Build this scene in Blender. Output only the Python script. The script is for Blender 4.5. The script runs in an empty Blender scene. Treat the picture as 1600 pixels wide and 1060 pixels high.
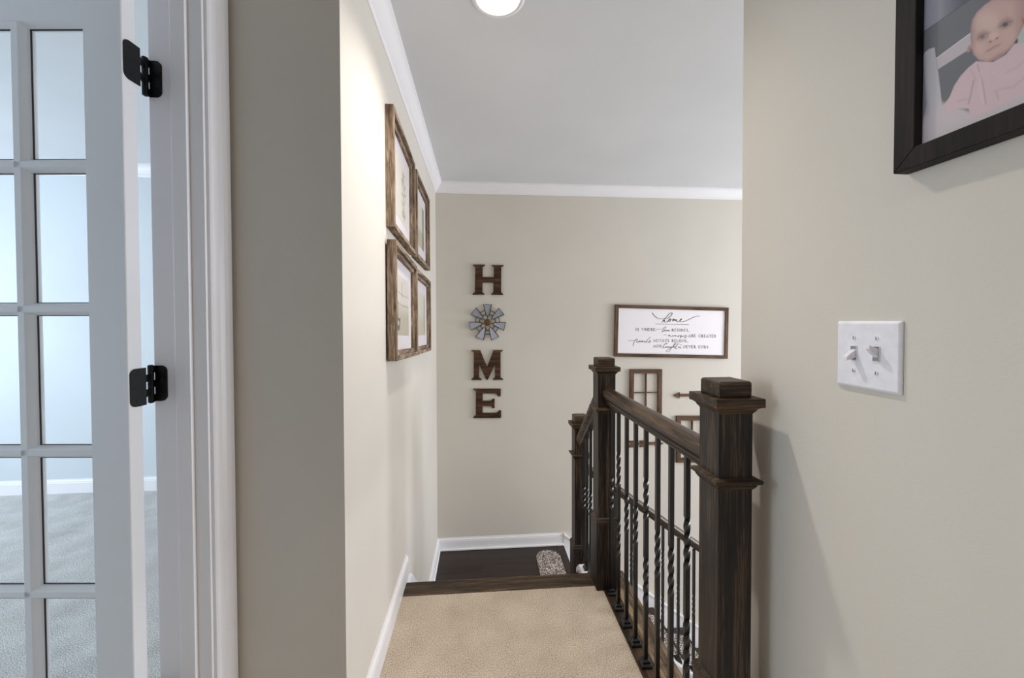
import bpy, bmesh, math, random
import numpy as np
from mathutils import Vector, Matrix
PI = math.pi
random.seed(7)
SC = bpy.context.scene
COL = SC.collection

# ------------------------------------------------------------------ camera model (also used to read sizes off the photograph)
F, CX, CY, EYE = 611.0, 800.0, 513.7, 1.25
RW = np.array([[0.9969, 0.0041, -0.0782], [-0.0783, 0.0175, -0.9968], [-0.0027, 0.9998, 0.0177]])
def _n(v): return v / np.linalg.norm(v)
_r0 = _n(RW[0]); _r1 = _n(RW[1] - _r0 * (_r0 @ RW[1])); _r2 = np.cross(_r0, _r1)
RW = np.array([_r0, _r1, _r2])
CAM = np.array([0, 0, EYE])
def P(px, py, x=None, y=None, z=None):
    d = RW @ np.array([(px - CX) / F, -(py - CY) / F, -1.0])
    t = (x - CAM[0]) / d[0] if x is not None else (y - CAM[1]) / d[1] if y is not None else (z - CAM[2]) / d[2]
    return CAM + d * t

# ------------------------------------------------------------------ materials
def lin(c):
    return tuple(((v / 255) / 12.92 if v / 255 <= .04045 else ((v / 255 + .055) / 1.055) ** 2.4) for v in c) + (1,)
def newmat(name):
    m = bpy.data.materials.new(name); m.use_nodes = True
    nt = m.node_tree; b = nt.nodes['Principled BSDF']
    return m, nt, b
def N(nt, t, **kw):
    n = nt.nodes.new(t)
    for k, v in kw.items():
        if k in n.inputs: n.inputs[k].default_value = v
        else: setattr(n, k, v)
    return n
def coords(nt, scale=(1, 1, 1), kind='Object'):
    tc = N(nt, 'ShaderNodeTexCoord'); mp = N(nt, 'ShaderNodeMapping')
    mp.inputs['Scale'].default_value = scale
    nt.links.new(tc.outputs[kind], mp.inputs['Vector']); return mp.outputs['Vector']
def ramp(nt, fac, stops):
    r = N(nt, 'ShaderNodeValToRGB'); nt.links.new(fac, r.inputs['Fac'])
    e = r.color_ramp.elements
    while len(e) < len(stops): e.new(.5)
    for i, (p, c) in enumerate(stops): e[i].position = p; e[i].color = c
    return r.outputs['Color']
def bump(nt, b, h, s, d=.01):
    n = N(nt, 'ShaderNodeBump', Strength=s, Distance=d)
    nt.links.new(h, n.inputs['Height']); nt.links.new(n.outputs['Normal'], b.inputs['Normal'])
def paint(name, c, rough=.6, bs=.08, sc=160, spec=.3, var=.03):
    m, nt, b = newmat(name)
    v = coords(nt)
    n = N(nt, 'ShaderNodeTexNoise', Scale=1.7, Detail=3.0); nt.links.new(v, n.inputs['Vector'])
    c0 = lin(c); lo = tuple(k * (1 - var) for k in c0[:3]) + (1,); hi = tuple(min(1, k * (1 + var)) for k in c0[:3]) + (1,)
    nt.links.new(ramp(nt, n.outputs['Fac'], [(.3, lo), (.7, hi)]), b.inputs['Base Color'])
    b.inputs['Roughness'].default_value = rough; b.inputs['Specular IOR Level'].default_value = spec
    if bs:
        n2 = N(nt, 'ShaderNodeTexNoise', Scale=float(sc), Detail=2.0); nt.links.new(v, n2.inputs['Vector'])
        bump(nt, b, n2.outputs['Fac'], bs, .002)
    return m
def wood(name, cols, axis='z', sc=26, stretch=.06, rough=.4, bs=.25, spec=.4, fine=1.0):
    m, nt, b = newmat(name)
    s = [sc, sc, sc]; s['xyz'.index(axis)] = sc * stretch
    v = coords(nt, tuple(s))
    n = N(nt, 'ShaderNodeTexNoise', Scale=1.0, Detail=5.0, Roughness=.62, Distortion=.5); nt.links.new(v, n.inputs['Vector'])
    s2 = [sc * 11 * fine] * 3; s2['xyz'.index(axis)] = sc * .3
    v2 = coords(nt, tuple(s2))
    n2 = N(nt, 'ShaderNodeTexNoise', Scale=1.0, Detail=3.0, Roughness=.7); nt.links.new(v2, n2.inputs['Vector'])
    mx = N(nt, 'ShaderNodeMix'); mx.inputs['Factor'].default_value = .55
    nt.links.new(n.outputs['Fac'], mx.inputs['A']); nt.links.new(n2.outputs['Fac'], mx.inputs['B'])
    k = len(cols)
    nt.links.new(ramp(nt, mx.outputs['Result'], [(.385 + .22 * i / (k - 1), lin(c)) for i, c in enumerate(cols)]), b.inputs['Base Color'])
    b.inputs['Roughness'].default_value = rough; b.inputs['Specular IOR Level'].default_value = spec
    bump(nt, b, mx.outputs['Result'], bs, .003)
    return m
def plain(name, c, rough=.5, metal=0, spec=.4):
    m, nt, b = newmat(name)
    n = N(nt, 'ShaderNodeTexNoise', Scale=60.0, Detail=2.0); nt.links.new(coords(nt), n.inputs['Vector'])
    c0 = lin(c)
    nt.links.new(ramp(nt, n.outputs['Fac'], [(.3, tuple(k * .95 for k in c0[:3]) + (1,)), (.7, tuple(min(1, k * 1.05) for k in c0[:3]) + (1,))]), b.inputs['Base Color'])
    b.inputs['Roughness'].default_value = rough; b.inputs['Metallic'].default_value = metal; b.inputs['Specular IOR Level'].default_value = spec
    return m
def carpet(name, cols):
    m, nt, b = newmat(name); v = coords(nt)
    n1 = N(nt, 'ShaderNodeTexNoise', Scale=330.0, Detail=2.0, Roughness=.6); nt.links.new(v, n1.inputs['Vector'])
    n2 = N(nt, 'ShaderNodeTexNoise', Scale=7.0, Detail=3.0); nt.links.new(v, n2.inputs['Vector'])
    mx = N(nt, 'ShaderNodeMix'); mx.inputs['Factor'].default_value = .13
    nt.links.new(n1.outputs['Fac'], mx.inputs['A']); nt.links.new(n2.outputs['Fac'], mx.inputs['B'])
    nt.links.new(ramp(nt, mx.outputs['Result'], [(.40, lin(cols[0])), (.5, lin(cols[1])), (.58, lin(cols[2]))]), b.inputs['Base Color'])
    b.inputs['Roughness'].default_value = .95; b.inputs['Specular IOR Level'].default_value = .1
    b.inputs['Sheen Weight'].default_value = .1
    n3 = N(nt, 'ShaderNodeTexNoise', Scale=190.0, Detail=2.0); nt.links.new(v, n3.inputs['Vector'])
    bump(nt, b, n3.outputs['Fac'], .35, .005)
    return m
def speckle(name):
    m, nt, b = newmat(name); v = coords(nt)
    vo = N(nt, 'ShaderNodeTexVoronoi', Scale=180.0); nt.links.new(v, vo.inputs['Vector'])
    sep = N(nt, 'ShaderNodeSeparateColor'); nt.links.new(vo.outputs['Color'], sep.inputs[0])
    r = ramp(nt, sep.outputs[0], [(0, lin((52, 38, 32))), (.3, lin((84, 66, 58))), (.5, lin((135, 120, 112))), (.72, lin((190, 180, 174))), (1, lin((236, 230, 226)))])
    nt.links.new(r, b.inputs['Base Color']); b.inputs['Roughness'].default_value = .95
    bump(nt, b, vo.outputs['Distance'], .6, .004)
    return m
def vcol(name, rough=.35, spec=.4, coat=0):
    m, nt, b = newmat(name)
    a = N(nt, 'ShaderNodeVertexColor'); a.layer_name = 'Col'
    nt.links.new(a.outputs['Color'], b.inputs['Base Color'])
    b.inputs['Roughness'].default_value = rough; b.inputs['Specular IOR Level'].default_value = spec; b.inputs['Coat Weight'].default_value = coat
    return m
def planks(name):
    m, nt, b = newmat(name)
    v = coords(nt)
    br = N(nt, 'ShaderNodeTexBrick'); br.offset = .37
    br.inputs['Scale'].default_value = 1.0; br.inputs['Brick Width'].default_value = 1.1; br.inputs['Row Height'].default_value = .085
    br.inputs['Mortar Size'].default_value = .0015
    br.inputs['Color1'].default_value = lin((42, 34, 31)); br.inputs['Color2'].default_value = lin((62, 48, 43)); br.inputs['Mortar'].default_value = lin((15, 12, 11))
    nt.links.new(v, br.inputs['Vector'])
    n = N(nt, 'ShaderNodeTexNoise', Scale=1.0, Detail=4.0); nt.links.new(coords(nt, (4, 90, 1)), n.inputs['Vector'])
    mx = N(nt, 'ShaderNodeMix'); mx.data_type = 'RGBA'; mx.blend_type = 'MULTIPLY'; mx.inputs[0].default_value = .6
    nt.links.new(br.outputs['Color'], mx.inputs[6]); nt.links.new(ramp(nt, n.outputs['Fac'], [(.3, (.45, .43, .42, 1)), (.7, (1, 1, 1, 1))]), mx.inputs[7])
    nt.links.new(mx.outputs[2], b.inputs['Base Color'])
    b.inputs['Roughness'].default_value = .38; b.inputs['Specular IOR Level'].default_value = .35
    return m
def emit(name, c, s):
    m, nt, b = newmat(name)
    b.inputs['Base Color'].default_value = lin(c); b.inputs['Emission Color'].default_value = lin(c); b.inputs['Emission Strength'].default_value = s
    return m
def glassmat(name):
    m, nt, b = newmat(name)
    b.inputs['Base Color'].default_value = (.97, .99, 1, 1); b.inputs['Roughness'].default_value = .0
    b.inputs['Transmission Weight'].default_value = 1; b.inputs['IOR'].default_value = 1.03; b.inputs['Specular IOR Level'].default_value = .5
    return m

WALL = paint('wall_paint', (213, 208, 199), .62, .10)
WALLB = paint('room_wall_paint', (206, 213, 218), .62, .10)
CEIL = paint('ceiling_paint', (219, 221, 224), .8, .10)
TRIM = paint('trim_paint', (238, 237, 240), .35, .0, spec=.4, var=.01)
DOORP = paint('door_paint', (232, 234, 238), .4, .0, spec=.4, var=.01)
CARPET = carpet('carpet_pile', [(140, 126, 109), (188, 173, 154), (224, 211, 193)])
CARPET2 = carpet('room_carpet_pile', [(120, 117, 113), (186, 183, 179), (232, 230, 228)])
OAKC = [(11, 8, 6), (27, 19, 15), (44, 33, 26), (92, 74, 58)]
OAKZ = wood('dark_oak_upright', OAKC, 'z', rough=.42)
OAKY = wood('dark_oak_rail', [(26, 19, 15), (46, 35, 28), (70, 56, 45), (104, 84, 68)], 'y', rough=.36)
OAKX = wood('dark_oak_crosswise', [(16, 11, 8), (38, 28, 20), (66, 50, 34), (108, 84, 58)], 'x', rough=.5)
OAKT = wood('dark_oak_tread', [(28, 21, 18), (44, 33, 28), (60, 46, 38)], 'y', rough=.4)
IRON = plain('black_iron', (14, 14, 17), .28, .0, .6)
BLACKH = plain('black_hinge', (7, 8, 10), .5, 0, .35)
BARN = wood('barn_wood_upright', [(66, 54, 46), (118, 99, 83), (152, 132, 113), (192, 176, 158)], 'z', 42, .16, .9, 1.0, .1)
BARNY = wood('barn_wood_level', [(66, 54, 46), (114, 97, 83), (148, 130, 113), (188, 174, 158)], 'y', 42, .16, .9, 1.0, .1)
BROWNX = wood('brown_frame_level', [(52, 38, 30), (92, 70, 56), (120, 96, 78)], 'x', 22, .1, .7, .4, .2)
BROWNZ = wood('brown_frame_upright', [(52, 38, 30), (92, 70, 56), (120, 96, 78)], 'z', 22, .1, .7, .4, .2)
LETTER = wood('letter_wood', [(24, 15, 11), (52, 36, 27), (82, 58, 43), (112, 84, 62)], 'x', 34, .07, .6, .3, .2)
ARROWM = wood('arrow_wood', [(66, 48, 38), (106, 78, 62), (136, 106, 86)], 'x', 30, .1, .6, .3, .2)
SIGNP = paint('sign_board', (246, 243, 248), .5, 0, var=.008)
MATB = paint('mat_board', (208, 203, 206), .8, 0, var=.01)
INK = plain('ink', (96, 92, 98), .8)
INKD = plain('dark_ink', (58, 54, 60), .8)
GALV = paint('galvanised_metal', (160, 166, 178), .5, .1, 60, var=.22)
RUST = plain('rusty_wire', (62, 46, 38), .7, .3)
HUBM = plain('bronze_hub', (104, 78, 50), .6, .4)
PLASTIC = plain('switch_plastic', (236, 236, 244), .35)
SCREWM = plain('screw_metal', (150, 148, 150), .4, .6)
SLOT = plain('slot_shadow', (60, 58, 60), .8)
SLOTG = plain('slot_recess', (150, 148, 152), .7)
BLKF = wood('black_frame_wood', [(14, 11, 10), (26, 21, 20), (38, 31, 29)], 'z', 20, .1, .55, .1, .2)
PHOTO = vcol('printed_photo', .3, .3, .0)
PRINT = vcol('printed_art', .5, .3)
MATS = speckle('speckled_mat')
PLANK = planks('landing_planks')
GLASS = glassmat('door_glass')
LAMP = emit('lamp_glow', (255, 250, 244), 2.5)
REFL = paint('reflector_white', (245, 242, 240), .4, 0, var=.0)

# ------------------------------------------------------------------ mesh helpers
class MB:
    def __init__(s): s.v = []; s.f = []
    def add(s, vs, fs):
        o = len(s.v); s.v += [tuple(map(float, p)) for p in vs]; s.f += [tuple(i + o for i in f) for f in fs]; return s
    def box(s, x0, x1, y0, y1, z0, z1):
        return s.hexa([(x0, y0, z0), (x1, y0, z0), (x1, y1, z0), (x0, y1, z0), (x0, y0, z1), (x1, y0, z1), (x1, y1, z1), (x0, y1, z1)])
    def hexa(s, p):
        return s.add(p, [(0, 3, 2, 1), (4, 5, 6, 7), (0, 1, 5, 4), (1, 2, 6, 5), (2, 3, 7, 6), (3, 0, 4, 7)])
    def prism(s, pts, fn, a, b):
        n = len(pts)
        vs = [fn(p[0], p[1], a) for p in pts] + [fn(p[0], p[1], b) for p in pts]
        return s.add(vs, [tuple(range(n))[::-1], tuple(range(n, 2 * n))] + [(i, (i + 1) % n, n + (i + 1) % n, n + i) for i in range(n)])
    def rings(s, rr, close=True, cap=True):
        n = len(rr[0]); vs = [p for r in rr for p in r]; fs = []
        for k in range(len(rr) - 1):
            for i in range(n if close else n - 1):
                j = (i + 1) % n
                fs.append((k * n + i, k * n + j, (k + 1) * n + j, (k + 1) * n + i))
        if cap and close: fs += [tuple(range(n))[::-1], tuple(range((len(rr) - 1) * n, len(rr) * n))]
        return s.add(vs, fs)
    def sqlathe(s, cx, cy, prof):
        return s.rings([[(cx - h, cy - h, z), (cx + h, cy - h, z), (cx + h, cy + h, z), (cx - h, cy + h, z)] for h, z in prof])
    def lathe(s, c, prof, n=28, ax='z'):
        rr = []
        for r, h in prof:
            ring = []
            for i in range(n):
                a = 2 * PI * i / n
                p = (r * math.cos(a), r * math.sin(a), h)
                if ax == 'y': p = (p[0], h, p[1])
                if ax == 'x': p = (h, p[0], p[1])
                ring.append((c[0] + p[0], c[1] + p[1], c[2] + p[2]))
            rr.append(ring)
        return s.rings(rr)
    def tube(s, path, r, n=8):
        rr = []; path = [Vector(p) for p in path]
        for i, p in enumerate(path):
            d = (path[min(i + 1, len(path) - 1)] - path[max(i - 1, 0)]).normalized()
            u = d.cross(Vector((0.13, 1, 0.07))).normalized(); w = d.cross(u)
            rr.append([tuple(p + u * r * math.cos(2 * PI * k / n) + w * r * math.sin(2 * PI * k / n)) for k in range(n)])
        return s.rings(rr)
def link(o):
    COL.objects.link(o); return o
def wloc(o):
    v = Vector((0, 0, 0))
    while o is not None: v += o.location; o = o.parent
    return v
def build(name, mb, mat, parent=None, bevel=0, smooth=False, origin=None, seg=2):
    off = wloc(parent) if parent is not None else Vector(origin or (0, 0, 0))
    me = bpy.data.meshes.new(name)
    me.from_pydata([(p[0] - off[0], p[1] - off[1], p[2] - off[2]) for p in mb.v], [], mb.f)
    bm = bmesh.new(); bm.from_mesh(me); bmesh.ops.recalc_face_normals(bm, faces=bm.faces); bm.to_mesh(me); bm.free()
    if smooth:
        for p in me.polygons: p.use_smooth = True
    me.materials.append(mat)
    o = link(bpy.data.objects.new(name, me))
    if parent is not None: o.parent = parent
    elif origin: o.location = origin
    if bevel:
        b = o.modifiers.new('bevel', 'BEVEL'); b.width = bevel; b.segments = seg; b.limit_method = 'ANGLE'; b.angle_limit = math.radians(35)
    return o
def struct(name, mb, mat, **k):
    o = build(name, mb, mat, **k); o['kind'] = 'structure'; return o
def thing(name, label, cat, loc, group=None):
    o = link(bpy.data.objects.new(name, None)); o.location = loc; o.empty_display_size = .1
    if label: o['label'] = label; o['category'] = cat
    if group: o['group'] = group
    return o
def tag(o, label, cat, group=None):
    o['label'] = label; o['category'] = cat
    if group: o['group'] = group
    return o
def copy_tree(o, parent=None):
    c = o.copy(); COL.objects.link(c)
    if parent is not None: c.parent = parent
    for ch in list(o.children): copy_tree(ch, c)
    return c

# ------------------------------------------------------------------ dimensions
LX, RX, FY, NY = -.375, .66, 3.30, 1.095      # left wall, right wall, far wall, left corner
DX, DX2 = -.6705, -.7905                       # door wall faces
JY = 1.01                                      # hinge jamb face
H = 2.40                                       # ceiling
LZ = -.675                                     # landing
LOW = -2.9
EX = .70                                       # edge of hall floor over the stairwell

# ------------------------------------------------------------------ shell
struct('wall_left', MB().box(DX2, LX, NY, FY, -1.2, H).box(DX2, DX, JY + .019, NY, -.2, H).box(DX2, DX, JY - .9, JY + .019, 2.12, H), WALL)
struct('wall_left_near', MB().box(DX2, DX, -2.8, .11, -.2, H), WALL)
struct('wall_right', MB().box(RX, RX + .12, -2.8, .947, -.3, H), WALL)
struct('wall_stairwell_near', MB().box(RX + .12, 5.2, .83, .947, LOW, H).box(RX, RX + .12, .83, .947, LOW, -.3), WALL)
struct('wall_far', MB().box(DX2, 5.2, FY, FY + .12, LOW, H), WALL)
# stairwell side wall with a window opening
wy0, wy1, wz0, wz1 = 1.1, 2.75, -.6, 1.9
struct('wall_stairwell_side', MB().box(5.2, 5.32, .83, wy0, LOW, H).box(5.2, 5.32, wy1, FY + .12, LOW, H).box(5.2, 5.32, wy0, wy1, LOW, wz0).box(5.2, 5.32, wy0, wy1, wz1, H), WALL)
m = MB()
for a in (wy0, (wy0 + wy1) / 2 - .02, wy1 - .04): m.box(5.22, 5.27, a, a + .04, wz0, wz1)
for a in (wz0, (wz0 + wz1) / 2 - .02, wz1 - .04): m.box(5.22, 5.27, wy0, wy1, a, a + .04)
struct('window_1', m, TRIM)
struct('wall_back', MB().box(DX2, RX + .12, -2.92, -2.8, -.2, H), WALL)
struct('floor', MB().box(DX2, RX, -2.8, .947, -.2, 0).box(LX - .005, .56, NY, 1.79, -.2, 0).box(.56, RX, .947, .95, -.2, 0).box(DX2, LX, NY - .01, NY, -.2, 0).box(LX, .56, .947, NY, -.2, 0).box(DX2, LX, .947, NY, -.2, 0), CARPET)
struct('floor_lower', MB().box(-.4, 5.2, .83, FY, LOW - .1, LOW), PLANK)
struct('floor_landing', MB().box(LX - .005, .64, 2.29, FY, LZ - .12, LZ).box(.527, .626, 2.2, 2.29, LZ - .12, LZ), PLANK)
struct('trim_landing_edge', MB().box(.64, .70, 2.29, FY, LZ - .03, LZ + .001), OAKT, bevel=.004)
# upper hall edge: structure below the boards
struct('wall_under_hall', MB().box(.62, .675, .95, 1.85, LOW, -.03).box(LX, .62, 1.80, 1.85, LOW, -.03), WALL)
struct('trim_nosing', MB().box(LX + .012, .545, 1.79, 1.885, -.028, .004), OAKX, bevel=.006)
OAKE = wood('dark_oak_edge_board', [(34, 26, 19), (86, 69, 51), (136, 114, 87), (170, 148, 118)], 'y', 40, .04, rough=.45)
OAKI = wood('dark_oak_inner_strip', [(14, 10, 8), (38, 27, 19), (62, 44, 28), (92, 66, 42)], 'y', 30, .08, rough=.45)
def lboard(x0, x1, notch):
    a = [(x0, .947), (x1, .947), (x1, 1.885)] + ([(.545, 1.885), (.545, 1.79), (x0, 1.79)] if notch else [(x0, 1.885)])
    return MB().prism(a, lambda p, q, t: (p, q, t), -.028, .004)
struct('trim_hall_strip', lboard(.56, .621, True), OAKI, bevel=.0015)
struct('trim_hall_edge', lboard(.6215, EX, False), OAKE, bevel=.0015)

# ceiling with a round hole for each recessed lamp
lamps = [(.064, 1.405), (.064, -.55)]  # the second is an unseen fill lamp, added behind the viewer
cm = MB(); R0 = .082
def ceil_strip(x0, x1, y0, y1): cm.box(x0, x1, y0, y1, H, H + .12)
hs = .16
xs0, xs1 = lamps[0][0] - hs, lamps[0][0] + hs
ceil_strip(-4.72, xs0, -2.92, FY + .12); ceil_strip(xs1, 5.32, -2.92, FY + .12)
prev = -2.92
for lx_, ly_ in sorted(lamps, key=lambda t: t[1]):
    ceil_strip(xs0, xs1, prev, ly_ - hs); prev = ly_ + hs
ceil_strip(xs0, xs1, prev, FY + .12)
for lx_, ly_ in lamps:
    n = 48; outer = []; inner = []
    for i in range(n):
        a = 2 * PI * i / n; c, s_ = math.cos(a), math.sin(a); k = hs / max(abs(c), abs(s_))
        outer.append((lx_ + c * k, ly_ + s_ * k, H)); inner.append((lx_ + c * R0, ly_ + s_ * R0, H))
    cm.rings([outer, inner, [(p[0], p[1], H + .12) for p in inner], [(p[0], p[1], H + .12) for p in outer]], cap=False)
struct('ceiling', cm, CEIL)
for i, (lx_, ly_) in enumerate(lamps):
    t = thing('recessed_light', ['round white recessed ceiling light glowing above the top of the stairs', 'round white recessed ceiling light added as fill over the hall behind the viewer'][i], 'ceiling light', (lx_, ly_, H))
    build('trim_ring', MB().rings([[(lx_ + r * math.cos(2 * PI * k / 48), ly_ + r * math.sin(2 * PI * k / 48), z) for k in range(48)] for r, z in
          ((.074, H + .004), (.078, H - .005), (.086, H - .006), (.094, H - .003), (.096, H - .0005), (.078, H + .002))], cap=False), TRIM, t, smooth=True)
    build('reflector', MB().rings([[(lx_ + r * math.cos(2 * PI * k / 48), ly_ + r * math.sin(2 * PI * k / 48), z) for k in range(48)] for r, z in
          ((.076, H + .001), (.073, H + .02), (.066, H + .04), (.058, H + .06), (.058, H + .1))], cap=False), REFL, t, smooth=True)
    build('bulb', MB().lathe((lx_, ly_, H), [(.001, .052), (.03, .054), (.046, .062), (.052, .075), (.04, .095)], 40), LAMP, t, smooth=True)

# ------------------------------------------------------------------ crown, baseboards, casing
CR = [(0, 0), (.004, 0), (.008, .004), (.010, .012), (.020, .022), (.032, .038), (.042, .056), (.050, .066), (.056, .070), (.056, .082), (0, .082)]
def crown(name, run, a, b, mitre_a=0, mitre_b=0):
    m = MB(); za = H - .082
    ra = [run(u, v, a + mitre_a * u, za) for u, v in CR]; rb = [run(u, v, b + mitre_b * u, za) for u, v in CR]
    m.rings([ra, rb]); struct(name, m, TRIM)
crown('trim_crown_left', lambda u, v, t, z: (LX + u, t, z + v), NY, FY, 0, -1)
crown('trim_crown_far', lambda u, v, t, z: (t, FY - u, z + v), LX, 5.2, 1, 0)
crown('trim_crown_left_room', lambda u, v, t, z: (t, 3.1 - u, z + v), -4.6, DX2)
BB = [(0, 0), (.013, 0), (.013, .075), (.011, .082), (.011, .088), (.006, .094), (.005, .102), (0, .102)]
def base(name, run, a, b, z0=0, ma=0, mb_=0, h=1.0):
    m = MB(); m.rings([[run(u, v * h, a + ma * u, z0) for u, v in BB], [run(u, v * h, b + mb_ * u, z0) for u, v in BB]])
    return struct(name, m, TRIM)
base('baseboard_left', lambda u, v, t, z: (LX + u, t, z + v), NY, 1.945)
base('baseboard_left_landing', lambda u, v, t, z: (LX + u, t, z + v), 2.26, FY, LZ, 0, -1)
base('baseboard_far', lambda u, v, t, z: (t, FY - u, z + v), LX, .70, LZ, 1, 0)
base('baseboard_left_room', lambda u, v, t, z: (t, 3.1 - u, z + v), -4.6, DX2)
base('baseboard_left_corner', lambda u, v, t, z: (t, NY - u, z + v), DX, LX)
base('baseboard_right', lambda u, v, t, z: (RX - u, t, z + v), -2.8, .80)
# shoe moulding at the foot of the landing baseboards
struct('trim_shoe_far', MB().box(LX + .013, .70, FY - .027, FY - .013, LZ, LZ + .018), TRIM, bevel=.006)
struct('trim_shoe_left', MB().box(LX + .013, LX + .027, 2.3, FY - .013, LZ, LZ + .018), TRIM, bevel=.006)

# door jamb and casing of the opening into the left room
struct('trim_jamb_far', MB().box(DX2, DX + .002, JY, JY + .019, 0, 2.12), TRIM, bevel=.0015)
struct('trim_stop_far', MB().box(-.735, -.700, JY - .011, JY, 0, 2.12), TRIM, bevel=.002)
struct('trim_jamb_near', MB().box(DX2, DX + .002, .11, .129, 0, 2.12), TRIM, bevel=.0015)
struct('trim_jamb_head', MB().box(DX2, DX + .002, .11, JY + .019, 2.10, 2.12), TRIM, bevel=.0015)
CS = [(0, 0), (0, .009), (.004, .012), (.012, .012), (.016, .009), (.030, .011), (.040, .016), (.052, .019), (.066, .019), (.070, .015), (.070, 0)]
def casing(name, y0, sgn):
    m = MB(); m.rings([[(DX + v, y0 + sgn * u, z) for u, v in CS] for z in (0, 2.185)]); struct(name, m, TRIM)
casing('trim_casing_far', JY + .007, 1)
casing('trim_casing_near', .122, -1)
m = MB(); m.rings([[(DX + v, y, 2.115 + u) for u, v in CS] for y in (.05, NY - .008)]); struct('trim_casing_head', m, TRIM)

# ------------------------------------------------------------------ left room
lw0, lw1, lz0, lz1 = .5, 2.3, .5, 2.1
struct('wall_room_far', MB().box(-4.6, DX2, 3.1, 3.22, -.2, H), WALLB)
struct('wall_room_left', MB().box(-4.72, -4.6, -1.3, lw0, -.2, H).box(-4.72, -4.6, lw1, 3.22, -.2, H).box(-4.72, -4.6, lw0, lw1, -.2, lz0).box(-4.72, -4.6, lw0, lw1, lz1, H), WALLB)
struct('wall_room_near', MB().box(-4.72, DX2, -1.42, -1.3, -.2, H), WALLB)
struct('floor_room', MB().box(-4.6, DX2, -1.3, 3.1, -.1, 0), CARPET2)
m = MB()
for a in (lw0, (lw0 + lw1) / 2 - .02, lw1 - .04): m.box(-4.67, -4.62, a, a + .04, lz0, lz1)
for a in (lz0, (lz0 + lz1) / 2 - .02, lz1 - .04): m.box(-4.67, -4.62, lw0, lw1, a, a + .04)
struct('window_2', m, TRIM)

# ------------------------------------------------------------------ French door, standing open
DA = math.radians(4.5); HX, HY = -.778, .925
def D(u, v, z): return (HX - u * math.cos(DA) + v * math.sin(DA), HY + u * math.sin(DA) + v * math.cos(DA), z)
def dbox(m, u0, u1, v0, v1, z0, z1):
    return m.hexa([D(u0, v0, z0), D(u1, v0, z0), D(u1, v1, z0), D(u0, v1, z0), D(u0, v0, z1), D(u1, v0, z1), D(u1, v1, z1), D(u0, v1, z1)])
door = thing('door_1', None, None, (HX, HY, 0)); door['kind'] = 'structure'
T = .034
GU = [(.089, .213), (.254, .378), (.419, .543)]; DW = .632
zz = lambda z: 1.25 + (z - 1.25) * .9588
GZ = [(zz(1.6279), zz(1.9254)), (zz(1.2964), zz(1.596)), (zz(.9638), zz(1.2671)), (zz(.6333), zz(.9342)), (zz(.6333) - .3192, zz(.6003))]
build('stile', MB().rings([[D(u, v, z) for u, v in ((GU[0][0] - .006, 0), (.003, 0), (.001, .001), (0, .003), (0, T - .003), (.001, T - .001), (.003, T), (GU[0][0] - .006, T))] for z in (.015, 2.085)]), DOORP, door)
build('stile', dbox(MB(), GU[2][1] + .006, DW, 0, T, .015, 2.085), DOORP, door)
build('top_rail', dbox(MB(), GU[0][0] - .006, GU[2][1] + .006, 0, T, GZ[0][1] + .010, 2.085), DOORP, door)
build('bottom_rail', dbox(MB(), GU[0][0] - .006, GU[2][1] + .006, 0, T, .015, GZ[4][0] - .010), DOORP, door)
# moulded bars: wide at mid thickness, narrow at the faces
def bar_profile(w, c):     # half width at glass, half width at face
    return [(-c, 0), (c, 0), (c + .003, .003), (w - .002, .009), (w, .013), (w, T - .013), (w - .002, T - .009), (c + .003, T - .003), (c, T), (-c, T), (-c - .003, T - .003), (-w + .002, T - .009), (-w, T - .013), (-w, .013), (-w + .002, .009), (-c - .003, .003)]
for k in range(2):
    uc = (GU[k][1] + GU[k + 1][0]) / 2; w = (GU[k + 1][0] - GU[k][1]) / 2
    m = MB(); m.rings([[D(uc + a, b, z) for a, b in bar_profile(w, .007)] for z in (GZ[4][0] - .008, GZ[0][1] + .008)])
    build('vertical_glazing_bar', m, DOORP, door)
for k in range(4):
    zc = (GZ[k][0] + GZ[k + 1][1]) / 2; w = (GZ[k][0] - GZ[k + 1][1]) / 2
    m = MB(); m.rings([[D(u, b, zc + a) for a, b in bar_profile(w, .006)] for u in (GU[0][0] - .006, GU[2][1] + .006)])
    build('level_glazing_bar', m, DOORP, door)
m = MB()    # glazing bead round the whole glazed field
e0, e1, f0, f1 = GU[0][0], GU[2][1], GZ[4][0], GZ[0][1]
m.rings([[D(e0 - .006, b, z) for b in (0,)] + [D(e0 - .006, T, z), D(e0, T - .013, z), D(e0, .013, z)] for z in (f0 - .008, f1 + .008)])
m.rings([[D(e1 + .006, 0, z), D(e1 + .006, T, z), D(e1, T - .013, z), D(e1, .013, z)] for z in (f0 - .008, f1 + .008)])
m.rings([[D(u, 0, f1 + .010), D(u, T, f1 + .010), D(u, T - .013, f1), D(u, .009, f1), D(u, .006, f1 + .003)] for u in (e0 - .006, e1 + .006)])
m.rings([[D(u, 0, f0 - .010), D(u, T, f0 - .010), D(u, T - .013, f0), D(u, .009, f0), D(u, .006, f0 - .003)] for u in (e0 - .006, e1 + .006)])
build('glazing_bead', m, DOORP, door)
for (u0, u1) in GU:
    for (z0, z1) in GZ:
        g = MB(); gw = .0011
        for q in ((u0, u0 + gw, z0, z1), (u1 - gw, u1, z0, z1), (u0 + gw, u1 - gw, z0, z0 + gw), (u0 + gw, u1 - gw, z1 - gw, z1)): dbox(g, q[0], q[1], .0125, .0155, q[2], q[3])
        build('gasket', g, SLOT, door)
        build('glass_pane', dbox(MB(), u0 - .001, u1 + .001, .016, .018, z0 - .001, z1 + .001), GLASS, door)
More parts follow.
